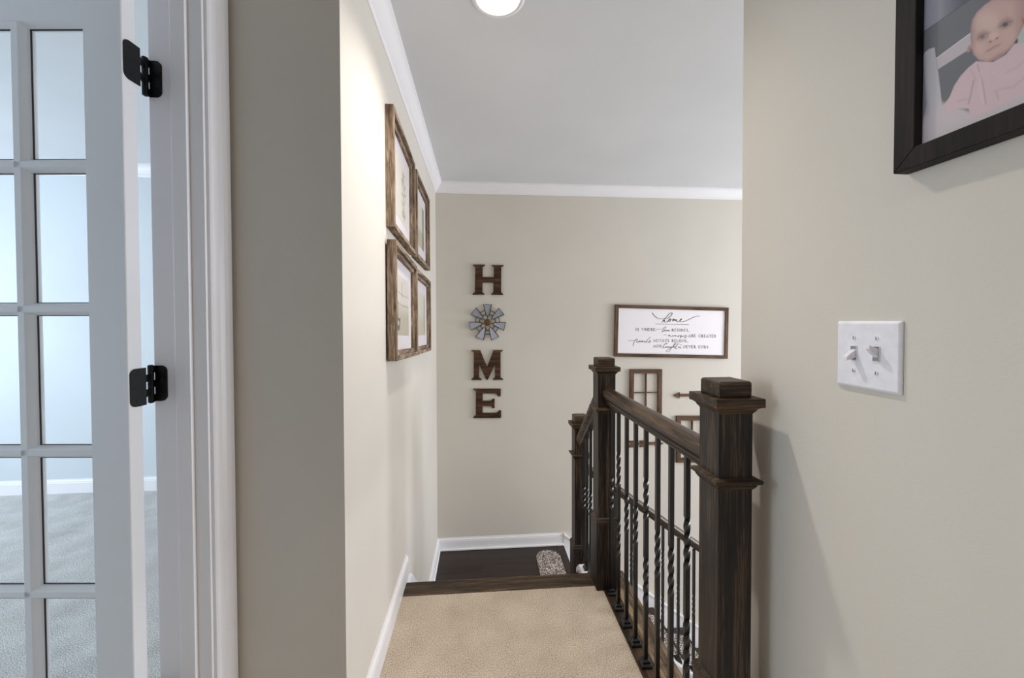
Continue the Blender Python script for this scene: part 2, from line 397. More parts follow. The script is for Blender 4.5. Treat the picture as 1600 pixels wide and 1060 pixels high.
def rrect(x0, x1, z0, z1, r, corners, n=6):
    pts = []
    for i, (cx_, cz_, a0) in enumerate(((x1 - r, z1 - r, 0), (x0 + r, z1 - r, PI / 2), (x0 + r, z0 + r, PI), (x1 - r, z0 + r, 1.5 * PI))):
        if i in corners:
            pts += [(cx_ + r * math.cos(a0 + PI / 2 * k / n), cz_ + r * math.sin(a0 + PI / 2 * k / n)) for k in range(n + 1)]
        else: pts.append(((x1, z1), (x0, z1), (x0, z0), (x1, z0))[i])
    return pts
PXN, PYN = -.7895, .999
for zc in (1.832, 1.103, .325):
    hh = .043
    m = MB()   # leaf on the jamb
    m.prism(rrect(-.7860, -.760, zc - hh, zc + hh, .013, (0, 3)), lambda a, b, t: (a, t, b), JY - .0025, JY)
    for k in range(5):
        if k % 2 == 0: m.box(PXN, -.7855, PYN + .002, JY, zc - hh + k * .0174, zc - hh + (k + 1) * .0172)
    hg = build('hinge', m, BLACKH, door)
    m = MB()   # leaf on the door edge, reaching out to the pin
    vE = .0405
    m.prism(rrect(.003, vE, zc - hh, zc + hh, .013, (1, 2)), lambda a, b, t: D(t, a, b), -.0024, -.0004)
    for k in range(5):
        if k % 2 == 1:
            q0, q1 = zc - hh + k * .0174, zc - hh + (k + 1) * .0172
            m.hexa([D(-.0024, vE - .001, q0), D(-.0004, vE - .001, q0), (PXN + .001, PYN, q0), (PXN + .003, PYN - .001, q0), D(-.0024, vE - .001, q1), D(-.0004, vE - .001, q1), (PXN + .001, PYN, q1), (PXN + .003, PYN - .001, q1)])
    build('hinge_leaf', m, BLACKH, hg)
    build('hinge_pin', MB().lathe((PXN, PYN, zc), [(.003, -hh - .003), (.0063, -hh - .001), (.0063, hh + .001), (.003, hh + .003)], 16), BLACKH, hg, smooth=False)
    m = MB()
    for dx, dz in ((.026, .030), (.019, .010), (.026, -.010), (.019, -.030)): m.lathe((PXN + dx, JY - .0034, zc + dz), [(.0005, -.0002), (.0032, 0), (.0036, .001)], 12, 'y')
    for dy, dz in ((.018, .030), (.010, .0), (.018, -.030)): m.lathe((HX + .0022 + dy * .078, HY + dy, zc + dz), [(.0036, -.0003), (.0032, .0004), (.0005, .0006)], 12, 'x')
    build('screw', m, BLACKH, hg)

# ------------------------------------------------------------------ newel posts
def newel(label, cx, cy, zb, zt, zl, zc, zm, hw=.040):
    t = thing('newel_post', label, 'newel post', (cx, cy, zb))
    build('shaft', MB().sqlathe(cx, cy, [(hw, zm - .02), (hw, zl - .005)]), OAKZ, t, bevel=.0015)
    build('cap_block', MB().sqlathe(cx, cy, [(hw, zl - .002), (hw, zt)]), OAKX, t, bevel=.007, seg=4)
    build('cap_ledge', MB().sqlathe(cx, cy, [(hw + .001, zl - .036), (hw + .002, zl - .033), (hw + .005, zl - .030), (hw + .0065, zl - .026), (hw + .0075, zl - .025), (hw + .012, zl - .0215), (hw + .0145, zl - .020), (hw + .0175, zl - .020), (hw + .0175, zl - .001), (hw + .0165, zl)]), OAKX, t, bevel=.001)
    build('collar', MB().sqlathe(cx, cy, [(hw, zc - .024), (hw + .002, zc - .022), (hw + .006, zc - .016), (hw + .007, zc - .012), (hw + .014, zc - .008), (hw + .0155, zc - .004), (hw + .015, zc), (hw, zc + .004)]), OAKX, t)
    build('plinth', MB().sqlathe(cx, cy, [(hw + .009, zb), (hw + .009, zm - .026)]), OAKZ, t, bevel=.0015)
    build('plinth_moulding', MB().sqlathe(cx, cy, [(hw + .0095, zm - .027), (hw + .011, zm - .022), (hw + .011, zm - .017), (hw + .008, zm - .013), (hw + .007, zm - .008), (hw + .003, zm - .002), (hw + .0005, zm)]), OAKX, t)
    return t
N1, N2, N3 = (.5735, .878), (.577, 1.802), (.577, 2.255)
newel('large dark oak newel post nearest the viewer, against the right wall', *N1, .004, 1.113, 1.076, .890, .412)
newel('dark oak newel post at the stair top, at the level handrail\'s far end', *N2, .004, 1.080, 1.040, .847, .337, .041)
newel('shortest dark oak newel post standing lowest, on the stair landing', *N3, LZ, .700, .656, .474, -.050)

# ------------------------------------------------------------------ handrails
RP = [(-.016, 0), (.016, 0), (.017, .006), (.020, .012), (.019, .018), (.024, .024), (.031, .034), (.033, .044), (.031, .054), (.024, .063), (.012, .070), (0, .072),
      (-.012, .070), (-.024, .063), (-.031, .054), (-.033, .044), (-.031, .034), (-.024, .024), (-.019, .018), (-.020, .012), (-.017, .006)]
BX = .587
tag(build('handrail', MB().rings([[(BX + u, y, .869 + v) for u, v in RP] for y in (N1[1] + .0395, N2[1] - .041)]), OAKY, origin=(BX, 1.3, .87), bevel=0),
    'level dark oak handrail between the nearest newel post and the stair-top one', 'handrail', 'dark oak handrails')
ya, yb = N2[1] + .041, N3[1] - .040
tag(build('handrail', MB().rings([[(.577 + u, y, z + v * 1.25) for u, v in RP] for y, z in ((ya, .845), (yb, .515))]), OAKY, origin=(.577, 2.0, .6)),
    'short steep dark oak handrail dropping to the landing newel post', 'handrail', 'dark oak handrails')
RS = -.723
def lrail_z(x): return .2638 + RS * (x - .8208)
m = MB().rings([[(x, N3[1] + u, lrail_z(x) - .060 + v * .86) for u, v in RP] for x in (N3[0] + .040, 3.0)])
OAKRX = wood('dark_oak_sloping_rail', [(26, 19, 15), (50, 38, 30), (80, 64, 50), (112, 92, 74)], 'x', rough=.36)
tag(build('handrail', m, OAKRX, origin=(.6, N3[1], .4)), 'long dark oak handrail sloping down the lower flight along the far wall', 'handrail', 'dark oak handrails')

# ------------------------------------------------------------------ balusters
def baluster_mesh(length, twists, hw=.0068):
    zs = {0.0: 0.0, length: 0.0}; ang = 0; out = [(0, 0)]
    for a, b in sorted(twists):
        out.append((a, ang)); n = 36
        for k in range(1, n + 1): out.append((a + (b - a) * k / n, ang + 2 * PI * 1.0 * k / n))
        ang += 2 * PI
    out.append((length, ang))
    rr = []
    for z, a in out:
        h = hw * (1.0)
        rr.append([(h * math.sqrt(2) * math.cos(a + PI / 4 + k * PI / 2), h * math.sqrt(2) * math.sin(a + PI / 4 + k * PI / 2), z) for k in range(4)])
    return MB().rings(rr)
def make_baluster(length, twists, loc, slope=0, axis='x'):
    t = thing('baluster', 'x', 'baluster', (0, 0, 0))
    build('bar', baluster_mesh(length, twists), IRON, t)
    m = MB()
    m.sqlathe(0, 0, [(.0185, 0), (.0185, .008), (.0165, .012), (.0135, .014), (.0135, .022), (.0105, .026), (.0075, .027)])
    if slope:
        m.v = [(x, y, z + (slope * (x if axis == 'x' else y) if z < .009 else 0)) for x, y, z in m.v]
    build('shoe', m, IRON, t)
    t.location = loc
    return t
L1 = .869 - .004
S_ = [(.39, .55)]; D_ = [(.235, .40), (.535, .69)]
protos = {}
pat = ['S', 'D', 'S', 'S', 'D', 'S', 'S', 'D']
order = ['first', 'second', 'third', 'fourth', 'fifth', 'sixth', 'seventh', 'eighth']
for i, k in enumerate(pat):
    y = 1.726 - i * .0935
    tw = S_ if k == 'S' else D_
    if k not in protos: protos[k] = b = make_baluster(L1, [(a - .004, c - .004) for a, c in tw], (BX, y, .004))
    else: b = copy_tree(protos[k]); b.location = (BX, y, .004)
    tag(b, 'black iron baluster with %s twist, %s from the stair-top newel, level handrail' % ('one' if k == 'S' else 'a double', order[i]), 'baluster', 'black iron balusters of the hall railing')
# between the stair-top newel and the landing newel
curb_z = lambda y: -.12 if y < 2.146 else -.12 - .95 * (y - 2.146)
rz = lambda y: .845 + (.515 - .845) * (y - ya) / (yb - ya)
for i, y in enumerate((2.03, 2.10, 2.168)):
    z0 = curb_z(y); Ln = rz(y) - z0 + .008
    b = make_baluster(Ln, [(.33, .46)], (.577, y, z0))
    tag(b, 'black iron baluster under the short steep handrail, %s' % ['nearest the stair-top newel post', 'the middle one of three', 'nearest the landing newel post'][i], 'baluster', 'black iron balusters of the short steep railing')
# lower flight
ctop = lambda x: -.45 - .736 * (x - .69)
lp = {}
xs_ = [.6955 + .0975 * i for i in range(24)]
ords = ['first', 'second', 'third', 'fourth', 'fifth', 'sixth', 'seventh', 'eighth', 'ninth', 'tenth', 'eleventh', 'twelfth']
for i, x in enumerate(xs_[:12]):
    k = 'D' if i % 3 == 1 else 'S'
    z0 = ctop(x)
    if k not in lp: lp[k] = b = make_baluster(lrail_z(x) - .058 - z0, [(.34, .47)] if k == 'S' else [(.195, .33), (.50, .61)], (x, N3[1], z0), -.736)
    else: b = copy_tree(lp[k]); b.location = (x, N3[1], z0)
    tag(b, 'black iron baluster of the lower flight, %s from the landing newel post' % ords[i], 'baluster', 'black iron balusters of the lower flight')

# ------------------------------------------------------------------ stairs
st = thing('staircase', 'short upper flight of dark treads with white skirts dropping to the landing', 'stairs', (.1, 2.0, LZ))
for k, (y0, z) in enumerate(((1.87, -.225), (2.07, -.45))):
    if k == 0: tm = MB().box(LX + .02, .55, y0 - .01, y0 + .225, z - .028, z)
    else: tm = MB().prism([(LX + .02, y0 - .01), (.55, y0 - .01), (.55, 2.203), (.526, 2.203), (.526, y0 + .225), (LX + .02, y0 + .225)], lambda p, q, t: (p, q, t), z - .028, z)
    build('tread', tm, OAKX, st, bevel=.004)
for k, (y, z) in enumerate(((1.851, -.0285), (2.07, -.2535), (2.27, -.4785))):
    build('riser', MB().box(LX + .02, .55 if k < 2 else .526, y, y + .012, z - .1965, z), TRIM, st)
def skirt_poly(y0, y1, z0): return [(y0, z0), (y1, z0), (2.34, z0 - .95 * (2.34 - y1)), (2.34, LZ), (y0, LZ)]
build('skirt', MB().prism([(1.86, -.027), (2.0, -.027), (2.38, LZ + .30), (2.50, LZ + .10), (2.50, LZ), (1.86, LZ)], lambda a, b, t: (t, a, b), LX, LX + .019), TRIM, st, bevel=.002)
build('curb', MB().prism([(1.87, -.15), (2.146, -.15), (2.205, -.206), (2.205, LZ), (1.87, LZ)], lambda a, b, t: (t, a, b), .553, .612), TRIM, st)
build('curb_cap', MB().prism([(1.87, -.12), (2.146, -.12), (2.205, -.176), (2.205, -.206), (2.146, -.15), (1.87, -.15)], lambda a, b, t: (t, a, b), .541, .622), TRIM, st, bevel=.002)
sl = thing('staircase', 'lower flight of dark treads with speckled mats descending right along the far wall', 'stairs', (.7, 2.8, LOW))
run, rise = .265, .195
nst = 11
for k in range(1, nst + 1):
    x1 = .69 + run * k; z = LZ - rise * k
    build('tread', MB().box(x1 - run - .005, x1 + .012, N3[1] + .04, FY - .016, z - .028, z), OAKT, sl, bevel=.005)
for k in range(0, nst):
    x1 = .69 + run * k - .008; z = LZ - rise * k - (.03 if k == 0 else .0285)
    build('riser', MB().box(x1 - .012, x1, N3[1] + .04, FY - .016, z - rise + .0295, z), TRIM, sl)
xe = .69 + run * nst
sk = lambda x: LZ + .102 - .736 * (x - .70)
build('skirt', MB().prism([(.70, sk(.70)), (xe, sk(xe)), (xe, LOW), (.70, LOW)], lambda a, b, t: (a, t, b), FY - .018, FY - .002), TRIM, sl)
build('skirt_moulding', MB().prism([(.70, sk(.70)), (xe, sk(xe)), (xe, sk(xe) - .02), (.70, sk(.70) - .02)], lambda a, b, t: (a, t, b), FY - .023, FY - .002), TRIM, sl, bevel=.002)
cb0, cb1 = N3[1] - .035, N3[1] + .040
build('curb', MB().prism([(N3[0] + .05, ctop(N3[0] + .05) - .02), (xe, ctop(xe) - .02), (xe, LOW), (N3[0] + .05, LOW)], lambda a, b, t: (a, t, b), cb0, cb1), TRIM, sl)
build('curb_cap', MB().prism([(N3[0] + .05, ctop(N3[0] + .05)), (xe, ctop(xe)), (xe, ctop(xe) - .02), (N3[0] + .05, ctop(N3[0] + .05) - .02)], lambda a, b, t: (a, t, b), cb0 - .010, cb1 + .010), TRIM, sl, bevel=.003)

def stair_mat(x0, x1, y0, y1, z, label):
    r = (x1 - x0) / 2 * .96; pts = []
    pts = rrect(x0, x1, y0, y1, r, (0, 1, 2, 3), 10)
    m = MB(); cx_, cy_ = (x0 + x1) / 2, (y0 + y1) / 2
    rr = []
    for k, h in ((1, 0), (1, .005), (.965, .009)):
        rr.append([(cx_ + (a - cx_) * (1 - (1 - k) * 1), cy_ + (b - cy_) * (1 - (1 - k) * .4), z + h) for a, b in pts])
    m.rings(rr)
    return tag(build('stair_mat', m, MATS, origin=(cx_, cy_, z)), label, 'mat', 'speckled brown mats on the stairs')
stair_mat(.438, .636, 2.42, 3.215, LZ + .001, 'speckled brown oval mat on the dark landing floor at the stair head')
for k in range(1, 8):
    x1 = .69 + run * k; z = LZ - rise * k
    stair_mat(x1 - .212, x1 - .012, 2.42, 3.215, z + .0005, 'speckled brown oval mat on the %s dark tread below the landing' % order[k - 1])

# ------------------------------------------------------------------ letters HOME on the far wall
def far(px, py, y): p = P(px, py, y=y); return (p[0], p[2])
def extrude_px(pts, y0, y1):
    q = [far(a, b, y0) for a, b in pts]
    m = MB(); n = len(q)
    m.v = [(a, y0, b) for a, b in q] + [(a, y1, b) for a, b in q]
    m.f = [tuple(range(n)), tuple(range(n, 2 * n))[::-1]] + [(i, (i + 1) % n, n + (i + 1) % n, n + i) for i in range(n)]
    return m
def letter(pts, o, s, label):
    q = [(o[0] + a / s, o[1] + b / s) for a, b in pts]
    m = extrude_px(q, FY - .016, FY + .0005)
    c = P(sum(a for a, b in q) / len(q), sum(b for a, b in q) / len(q), y=FY)
    ob = build('wooden_letter', m, LETTER, origin=(c[0], FY, c[2]), bevel=.003, seg=2)
    bm = bmesh.new(); bm.from_mesh(ob.data)
    bmesh.ops.triangulate(bm, faces=[f for f in bm.faces if len(f.verts) > 4]); bm.to_mesh(ob.data); bm.free()
    tag(ob, label, 'letter', 'dark wooden letters spelling HOME')
Hh = [(197, 190), (465, 192), (465, 215), (412, 240), (412, 468), (660, 468), (662, 240), (612, 220), (612, 203), (878, 203), (878, 222), (825, 245), (820, 800), (866, 845), (866, 860), (598, 860), (598, 845), (652, 800), (655, 590), (410, 590), (405, 800), (455, 845), (455, 858), (186, 858), (186, 842), (240, 800), (250, 240), (197, 212)]
letter(Hh, (725, 400), 14.13, 'dark wooden letter H at the top of the word HOME')
Mm = [(92, 102), (208, 102), (293, 318), (378, 100), (496, 101), (496, 112), (467, 126), (467, 450), (500, 470), (500, 480), (368, 480), (368, 470), (395, 450), (395, 280), (305, 478), (283, 478), (195, 285), (193, 450), (226, 470), (226, 483), (93, 483), (93, 472), (124, 450), (124, 125), (92, 112)]
letter(Mm, (725, 535), 8.16, 'dark wooden letter M below the metal windmill')
Ee = [(117, 595), (470, 595), (468, 692), (434, 692), (418, 665), (400, 655), (238, 655), (238, 750), (345, 750), (365, 728), (390, 720), (390, 842), (362, 842), (345, 820), (330, 815), (238, 815), (238, 905), (410, 905), (430, 895), (445, 872), (474, 872), (472, 969), (117, 969), (117, 960), (150, 930), (150, 625), (117, 604)]
letter(Ee, (725, 535), 8.16, 'dark wooden letter E at the bottom of the word HOME')
# windmill
wc = P(761.7, 503.9, y=FY); MP = FY / F * 1.0
wm = thing('metal_windmill', 'galvanised metal windmill wall ornament between the letters H and M', 'wall ornament', (wc[0], FY, wc[2]))
def wp(r, a, off, y): return (wc[0] + MP * (r * math.sin(a) + off * math.cos(a)), y, wc[2] + MP * (r * math.cos(a) - off * math.sin(a)))
for k in range(7):
    a = 2 * PI * k / 7 + .01
    q = [(9.8, -2.0), (27.6, -6.5), (27.6, 6.5), (9.8, 2.0)]
    y0 = FY - .020
    front = [wp(r, a, o, y0 + (.006 if o < 0 else 0)) for r, o in q]; back = [wp(r, a, o, y0 + .003 + (.006 if o < 0 else 0)) for r, o in q]
    bl = build('blade', MB().add(front + back, [(0, 1, 2, 3), (7, 6, 5, 4), (0, 4, 5, 1), (1, 5, 6, 2), (2, 6, 7, 3), (3, 7, 4, 0)]), GALV, wm)
    m = MB(); m.tube(front + [front[0]], .0032, 6); build('blade_rim', m, RUST, bl)
for r in (12.4, 18.8):
    build('wire_ring', MB().tube([wp(r, 2 * PI * k / 60, 0, FY - .010) for k in range(61)], .0026, 6), RUST, wm)
m = MB()
for k in range(7): m.tube([wp(4, 2 * PI * k / 7, 0, FY - .012), wp(14, 2 * PI * k / 7, 0, FY - .012)], .0022, 6)
build('spokes', m, RUST, wm)
build('hub', MB().lathe((wc[0], FY, wc[2]), [(.002, -.030), (.020, -.029), (.028, -.024), (.029, -.008), (.02, .0005)], 24, 'y'), HUBM, wm, smooth=False)

# ------------------------------------------------------------------ framed sign on the far wall
YS = FY - .024
cn = [(962, 476), (1139, 481), (1137.3, 561), (960, 557.5)]
cw = [np.array(far(a, b, YS)) for a, b in cn]
def quadpt(c, u, v): return c[0] * (1 - u) * (1 - v) + c[1] * u * (1 - v) + c[2] * u * v + c[3] * (1 - u) * v
def quad_frame(c, W, y0, y1, matx, matz, parent, names='frame_side'):
    # four mitred bars round quad c = tl,tr,br,bl ; W metres wide
    w_ = np.linalg.norm(c[1] - c[0]); h_ = np.linalg.norm(c[3] - c[0]); a, b = W / w_, W / h_
    o = [quadpt(c, *t) for t in ((0, 0), (1, 0), (1, 1), (0, 1))]; i = [quadpt(c, *t) for t in ((a, b), (1 - a, b), (1 - a, 1 - b), (a, 1 - b))]
    for k in range(4):
        j = (k + 1) % 4; poly = [o[k], o[j], i[j], i[k]]
        m = MB().prism([tuple(p) for p in poly], lambda x_, z_, t: (x_, t, z_), y0, y1)
        build(names, m, matx if k % 2 == 0 else matz, parent, bevel=.0015)
    return i
cen = sum(cw) / 4
sg = thing('framed_sign', 'white framed sign reading home is where love resides, in a brown wood frame', 'sign', (cen[0], FY, cen[1]))
inn = quad_frame(cw, .029, YS, FY, BROWNX, BROWNZ, sg)
build('sign_panel', MB().prism([tuple(p) for p in inn], lambda x_, z_, t: (x_, t, z_), YS + .010, YS + .016), SIGNP, sg)
YL = YS + .0094
def stroke(m, pts, w, taper=True, sm=True):
    pts = [np.array(far(a, b, YL)) for a, b in pts]
    if sm and len(pts) > 2:
        q = [pts[0]] + pts + [pts[-1]]; out = []
        for i in range(1, len(q) - 2):
            for k in range(6):
                t = k / 6
                out.append(.5 * ((2 * q[i]) + (-q[i - 1] + q[i + 1]) * t + (2 * q[i - 1] - 5 * q[i] + 4 * q[i + 1] - q[i + 2]) * t * t + (-q[i - 1] + 3 * q[i] - 3 * q[i + 1] + q[i + 2]) * t ** 3))
        out.append(pts[-1]); pts = out
    L, R = [], []
    for i, p in enumerate(pts):
        d = pts[min(i + 1, len(pts) - 1)] - pts[max(i - 1, 0)]; d = d / (np.linalg.norm(d) + 1e-9); nn = np.array([-d[1], d[0]])
        ww = w * (.5 + .6 * abs(d[1])) if taper else w
        L.append((p + nn * ww / 2)); R.append((p - nn * ww / 2))
    n = len(pts)
    m.add([(p[0], YL, p[1]) for p in L] + [(p[0], YL, p[1]) for p in R], [(i, i + 1, n + i + 1, n + i) for i in range(n - 1)])
def cA(l): return [(975 + a / 17.78, 485 + b / 17.78) for a, b in l]
def cB(l): return [(1040 + a / 17.78, 485 + b / 17.78) for a, b in l]
def cC(l): return [(975 + a / 17.78, 515 + b / 17.78) for a, b in l]
def cD(l): return [(1040 + a / 17.78, 515 + b / 17.78) for a, b in l]
m = MB()
for s_ in ([(785, 70), (830, 135), (900, 200), (990, 238), (1070, 243), (1115, 238), (1200, 232), (1280, 180), (1328, 120), (1335, 82), (1310, 70), (1260, 100), (1180, 190), (1110, 265), (1060, 330)],
           [(1095, 300), (1125, 272), (1125, 315), (1145, 335), (1185, 325), (1240, 285), (1265, 245), (1290, 245), (1290, 280), (1268, 315), (1245, 305), (1250, 265), (1290, 250), (1350, 252)],
           [(1340, 308), (1385, 240), (1372, 290), (1395, 262), (1420, 262), (1415, 302), (1445, 265), (1462, 265), (1462, 300), (1490, 322), (1540, 302), (1590, 262), (1605, 240), (1585, 246), (1556, 280), (1562, 308), (1600, 320), (1676, 310), (1756, 280), (1856, 230), (1956, 185), (2026, 163), (2106, 165)]):
    stroke(m, cA(s_), .0060)
build('script_word', m, INKD, sg)

m = MB()
for s_ in ([(885, 550), (920, 530), (990, 521), (1050, 525)], [(1060, 548), (1110, 482), (1160, 460), (1165, 475), (1120, 530), (1055, 600), (1075, 602), (1120, 568), (1145, 555), (1125, 575), (1150, 582), (1162, 560), (1185, 555), (1190, 585), (1215, 555), (1225, 575), (1258, 560), (1240, 558), (1235, 580), (1278, 574)]): stroke(m, cA(s_), .0040)
build('script_word', m, INK, sg); m = MB()
for s_ in ([(-55, 690), (0, 678), (40, 685)], [(70, 722), (100, 682), (95, 716), (120, 692), (122, 716), (142, 735), (162, 732), (190, 712), (205, 700), (190, 706), (190, 725), (218, 720), (250, 700), (245, 722), (265, 702), (265, 722), (287, 700), (290, 722), (335, 720), (352, 712), (336, 735), (360, 738), (366, 715), (400, 692), (410, 705), (405, 760), (418, 762), (440, 700), (444, 738), (465, 730), (495, 710), (500, 735), (522, 715), (545, 705), (572, 690), (560, 740), (545, 773), (530, 765), (600, 728)]): stroke(m, cB(s_), .0040)
build('script_word', m, INK, sg); m = MB()
for s_ in ([(120, 325), (170, 310), (230, 305), (280, 310)], [(365, 265), (322, 288), (282, 350), (256, 430), (245, 455)], [(290, 330), (345, 272), (376, 282), (352, 330), (370, 370), (400, 345), (420, 320), (425, 350), (455, 312), (440, 335), (462, 346), (490, 320), (495, 350), (520, 316), (527, 346), (590, 322), (562, 345), (592, 356), (625, 330)], [(740, 212), (690, 255), (640, 315), (625, 362), (660, 365), (700, 335), (732, 310), (722, 358), (702, 370), (690, 360)],
           [(1160, 420), (1200, 388), (1165, 382), (1110, 440), (1078, 508), (1100, 516), (1150, 488), (1182, 480), (1160, 502), (1192, 500), (1202, 480), (1206, 502), (1235, 482), (1232, 502), (1262, 482), (1266, 502), (1300, 482), (1276, 502), (1304, 505), (1322, 485), (1290, 560), (1240, 612), (1190, 622), (1172, 598), (1222, 560), (1330, 512)], [(1330, 505), (1400, 440), (1442, 392), (1420, 374), (1380, 440), (1350, 502), (1390, 470), (1396, 510), (1430, 500), (1512, 374)], [(1512, 374), (1440, 480), (1425, 530), (1440, 545), (1480, 520)], [(1500, 500), (1530, 476), (1508, 500), (1540, 505), (1560, 480), (1556, 520), (1580, 530)], [(1540, 420), (1580, 415), (1600, 430)]):
    if s_[0] == (1160, 420): build('script_word', m, INK, sg); m = MB()
    stroke(m, cC(s_), .0044)
build('script_word', m, INK, sg)
build('underline', (lambda q: (stroke(q, [cA([(870, 382)])[0], cB([(650, 400)])[0]], .0035, False), q)[1])(MB()), INK, sg)
# roman capitals as strokes: (x,y) in a unit box, y down
F_ = {'I': (.35, [[(.5, 0), (.5, 1)]]), 'S': (.6, [[(.9, .2), (.8, .03), (.4, 0), (.12, .2), (.3, .45), (.7, .55), (.9, .78), (.6, 1), (.2, .97), (.1, .8)]]),
 'W': (1.25, [[(0, 0), (.27, 1), (.5, .1), (.73, 1), (1, 0)]]), 'H': (.9, [[(.1, 0), (.1, 1)], [(.9, 0), (.9, 1)], [(.1, .48), (.9, .48)]]),
 'E': (.7, [[(.15, 0), (.15, 1)], [(.15, 0), (.9, 0), (.9, .12)], [(.15, .48), (.7, .48)], [(.15, 1), (.95, 1), (.95, .85)]]),
 'R': (.8, [[(.12, 0), (.12, 1)], [(.12, 0), (.6, .02), (.8, .25), (.6, .48), (.12, .5)], [(.5, .5), (1, 1)]]),
 'D': (.85, [[(.1, 0), (.1, 1)], [(.1, 0), (.6, .05), (.95, .5), (.6, .95), (.1, 1)]]), ',': (.3, [[(.5, .9), (.4, 1.2)]]),
 'A': (.9, [[(0, 1), (.5, 0), (1, 1)], [(.2, .65), (.8, .65)]]), 'C': (.85, [[(.95, .2), (.7, 0), (.3, .05), (.05, .5), (.3, .95), (.7, 1), (.95, .8)]]),
 'T': (.75, [[(.5, 0), (.5, 1)], [(0, .1), (0, 0), (1, 0), (1, .1)]]), 'L': (.65, [[(.15, 0), (.15, 1), (.95, 1), (.95, .85)]]), 'Y': (.85, [[(0, 0), (.5, .5), (1, 0)], [(.5, .5), (.5, 1)]]),
 'B': (.75, [[(.12, 0), (.12, 1)], [(.12, 0), (.65, .03), (.78, .24), (.6, .46), (.12, .48)], [(.6, .48), (.9, .72), (.65, .97), (.12, 1)]]),
 'O': (.95, [[(.5, 0), (.1, .2), (0, .5), (.1, .8), (.5, 1), (.9, .8), (1, .5), (.9, .2), (.5, 0)]]), 'N': (.9, [[(.1, 1), (.1, 0), (.9, 1), (.9, 0)]]),
 'G': (.9, [[(.95, .2), (.7, 0), (.3, .05), (.05, .5), (.3, .95), (.7, 1), (.92, .9), (.92, .55)]]), 'V': (.85, [[(0, 0), (.5, 1), (1, 0)]]), ' ': (.55, [])}
SERIF = {'I': [(.5, 0), (.5, 1)], 'H': [(.1, 0), (.1, 1), (.9, 0), (.9, 1)], 'E': [(.15, 0), (.15, 1)], 'R': [(.12, 0), (.12, 1), (1, 1)], 'D': [(.1, 0), (.1, 1)], 'A': [(0, 1), (1, 1)], 'T': [(.5, 1)], 'L': [(.15, 0)], 'Y': [(0, 0), (1, 0), (.5, 1)], 'B': [(.12, 0), (.12, 1)], 'N': [(.1, 1), (.1, 0), (.9, 0)], 'W': [(0, 0), (1, 0)], 'V': [(0, 0), (1, 0)]}
def caps(txt, x0, x1, y0, y1, top0, top1):
    tot = sum(F_[c][0] for c in txt) + .42 * (len(txt) - 1); k = (x1 - x0) / tot; x = x0; m = MB(); out = [m]
    for c in txt:
        w = F_[c][0] * k
        def T_(a, b):
            X = x + a * w; t = (X - x0) / (x1 - x0); yt = top0 + (top1 - top0) * t; return (X, yt + b * (y1 - y0))
        for s_ in F_[c][1]: stroke(m, [T_(a, b) for a, b in s_], .0046, True, False)
        for a, b in SERIF.get(c, ()): X, Y_ = T_(a, b); stroke(m, [(X - .5, Y_), (X + .5, Y_)], .0026, False, False)
        x += w + .42 * k
        if c == ' ': m = MB(); out.append(m)
    return out
for txt, x0, x1, t0, t1, h in (('IS WHERE', 993.2, 1023.6, 513.0, 513.3, 3.9), ('RESIDES,', 1049.8, 1077.2, 514.0, 514.3, 3.9), ('ARE CREATED', 1076.2, 1118.7, 522.8, 523.4, 4.2), ('ALWAYS BELONG,', 1021.2, 1075.3, 530.2, 531.0, 4.0), ('AND', 1021.2, 1033.8, 539.0, 539.2, 3.9), ('NEVER ENDS', 1067.8, 1106.4, 540.2, 540.6, 3.9)):
    for m in caps(txt, x0, x1, 0, h, t0, t1): build('capital_word', m, INK, sg)

# ------------------------------------------------------------------ small window frames and arrows on the far wall
def window_decor(c, W, cols, rows, label, bar=.012):
    cc = [np.array(far(a, b, FY - .02)) for a, b in c]; ce = sum(cc) / 4
    t = thing('decorative_window_frame', label, 'wall decor', (ce[0], FY, ce[1]), 'brown wooden window frames hung on the far wall')
    i = quad_frame(cc, W, FY - .02, FY - .001, BROWNX, BROWNZ, t)
    i = [np.array(p) for p in i]
    for k in range(1, cols):
        u = k / cols; a, b = quadpt(i, u, 0), quadpt(i, u, 1)
        build('glazing_bar', MB().box(a[0] - bar / 2, a[0] + bar / 2, FY - .017, FY - .004, b[1], a[1]), BROWNZ, t)
    for k in range(1, rows):
        v = k / rows; a, b = quadpt(i, 0, v), quadpt(i, 1, v)
        build('glazing_bar', MB().box(a[0], b[0], FY - .015, FY - .006, a[1] - bar / 3, a[1] + bar / 3), BROWNX, t)
window_decor([(984.8, 577.5), (1035, 577.5), (1034.5, 651), (984, 651)], .036, 2, 2, 'brown wooden window frame with four openings hanging below the white sign')
window_decor([(1057.5, 650.5), (1107, 650.5), (1107, 723.5), (1057, 723.5)], .040, 2, 2, 'brown wooden window frame hanging lower right, partly behind the nearest newel post')
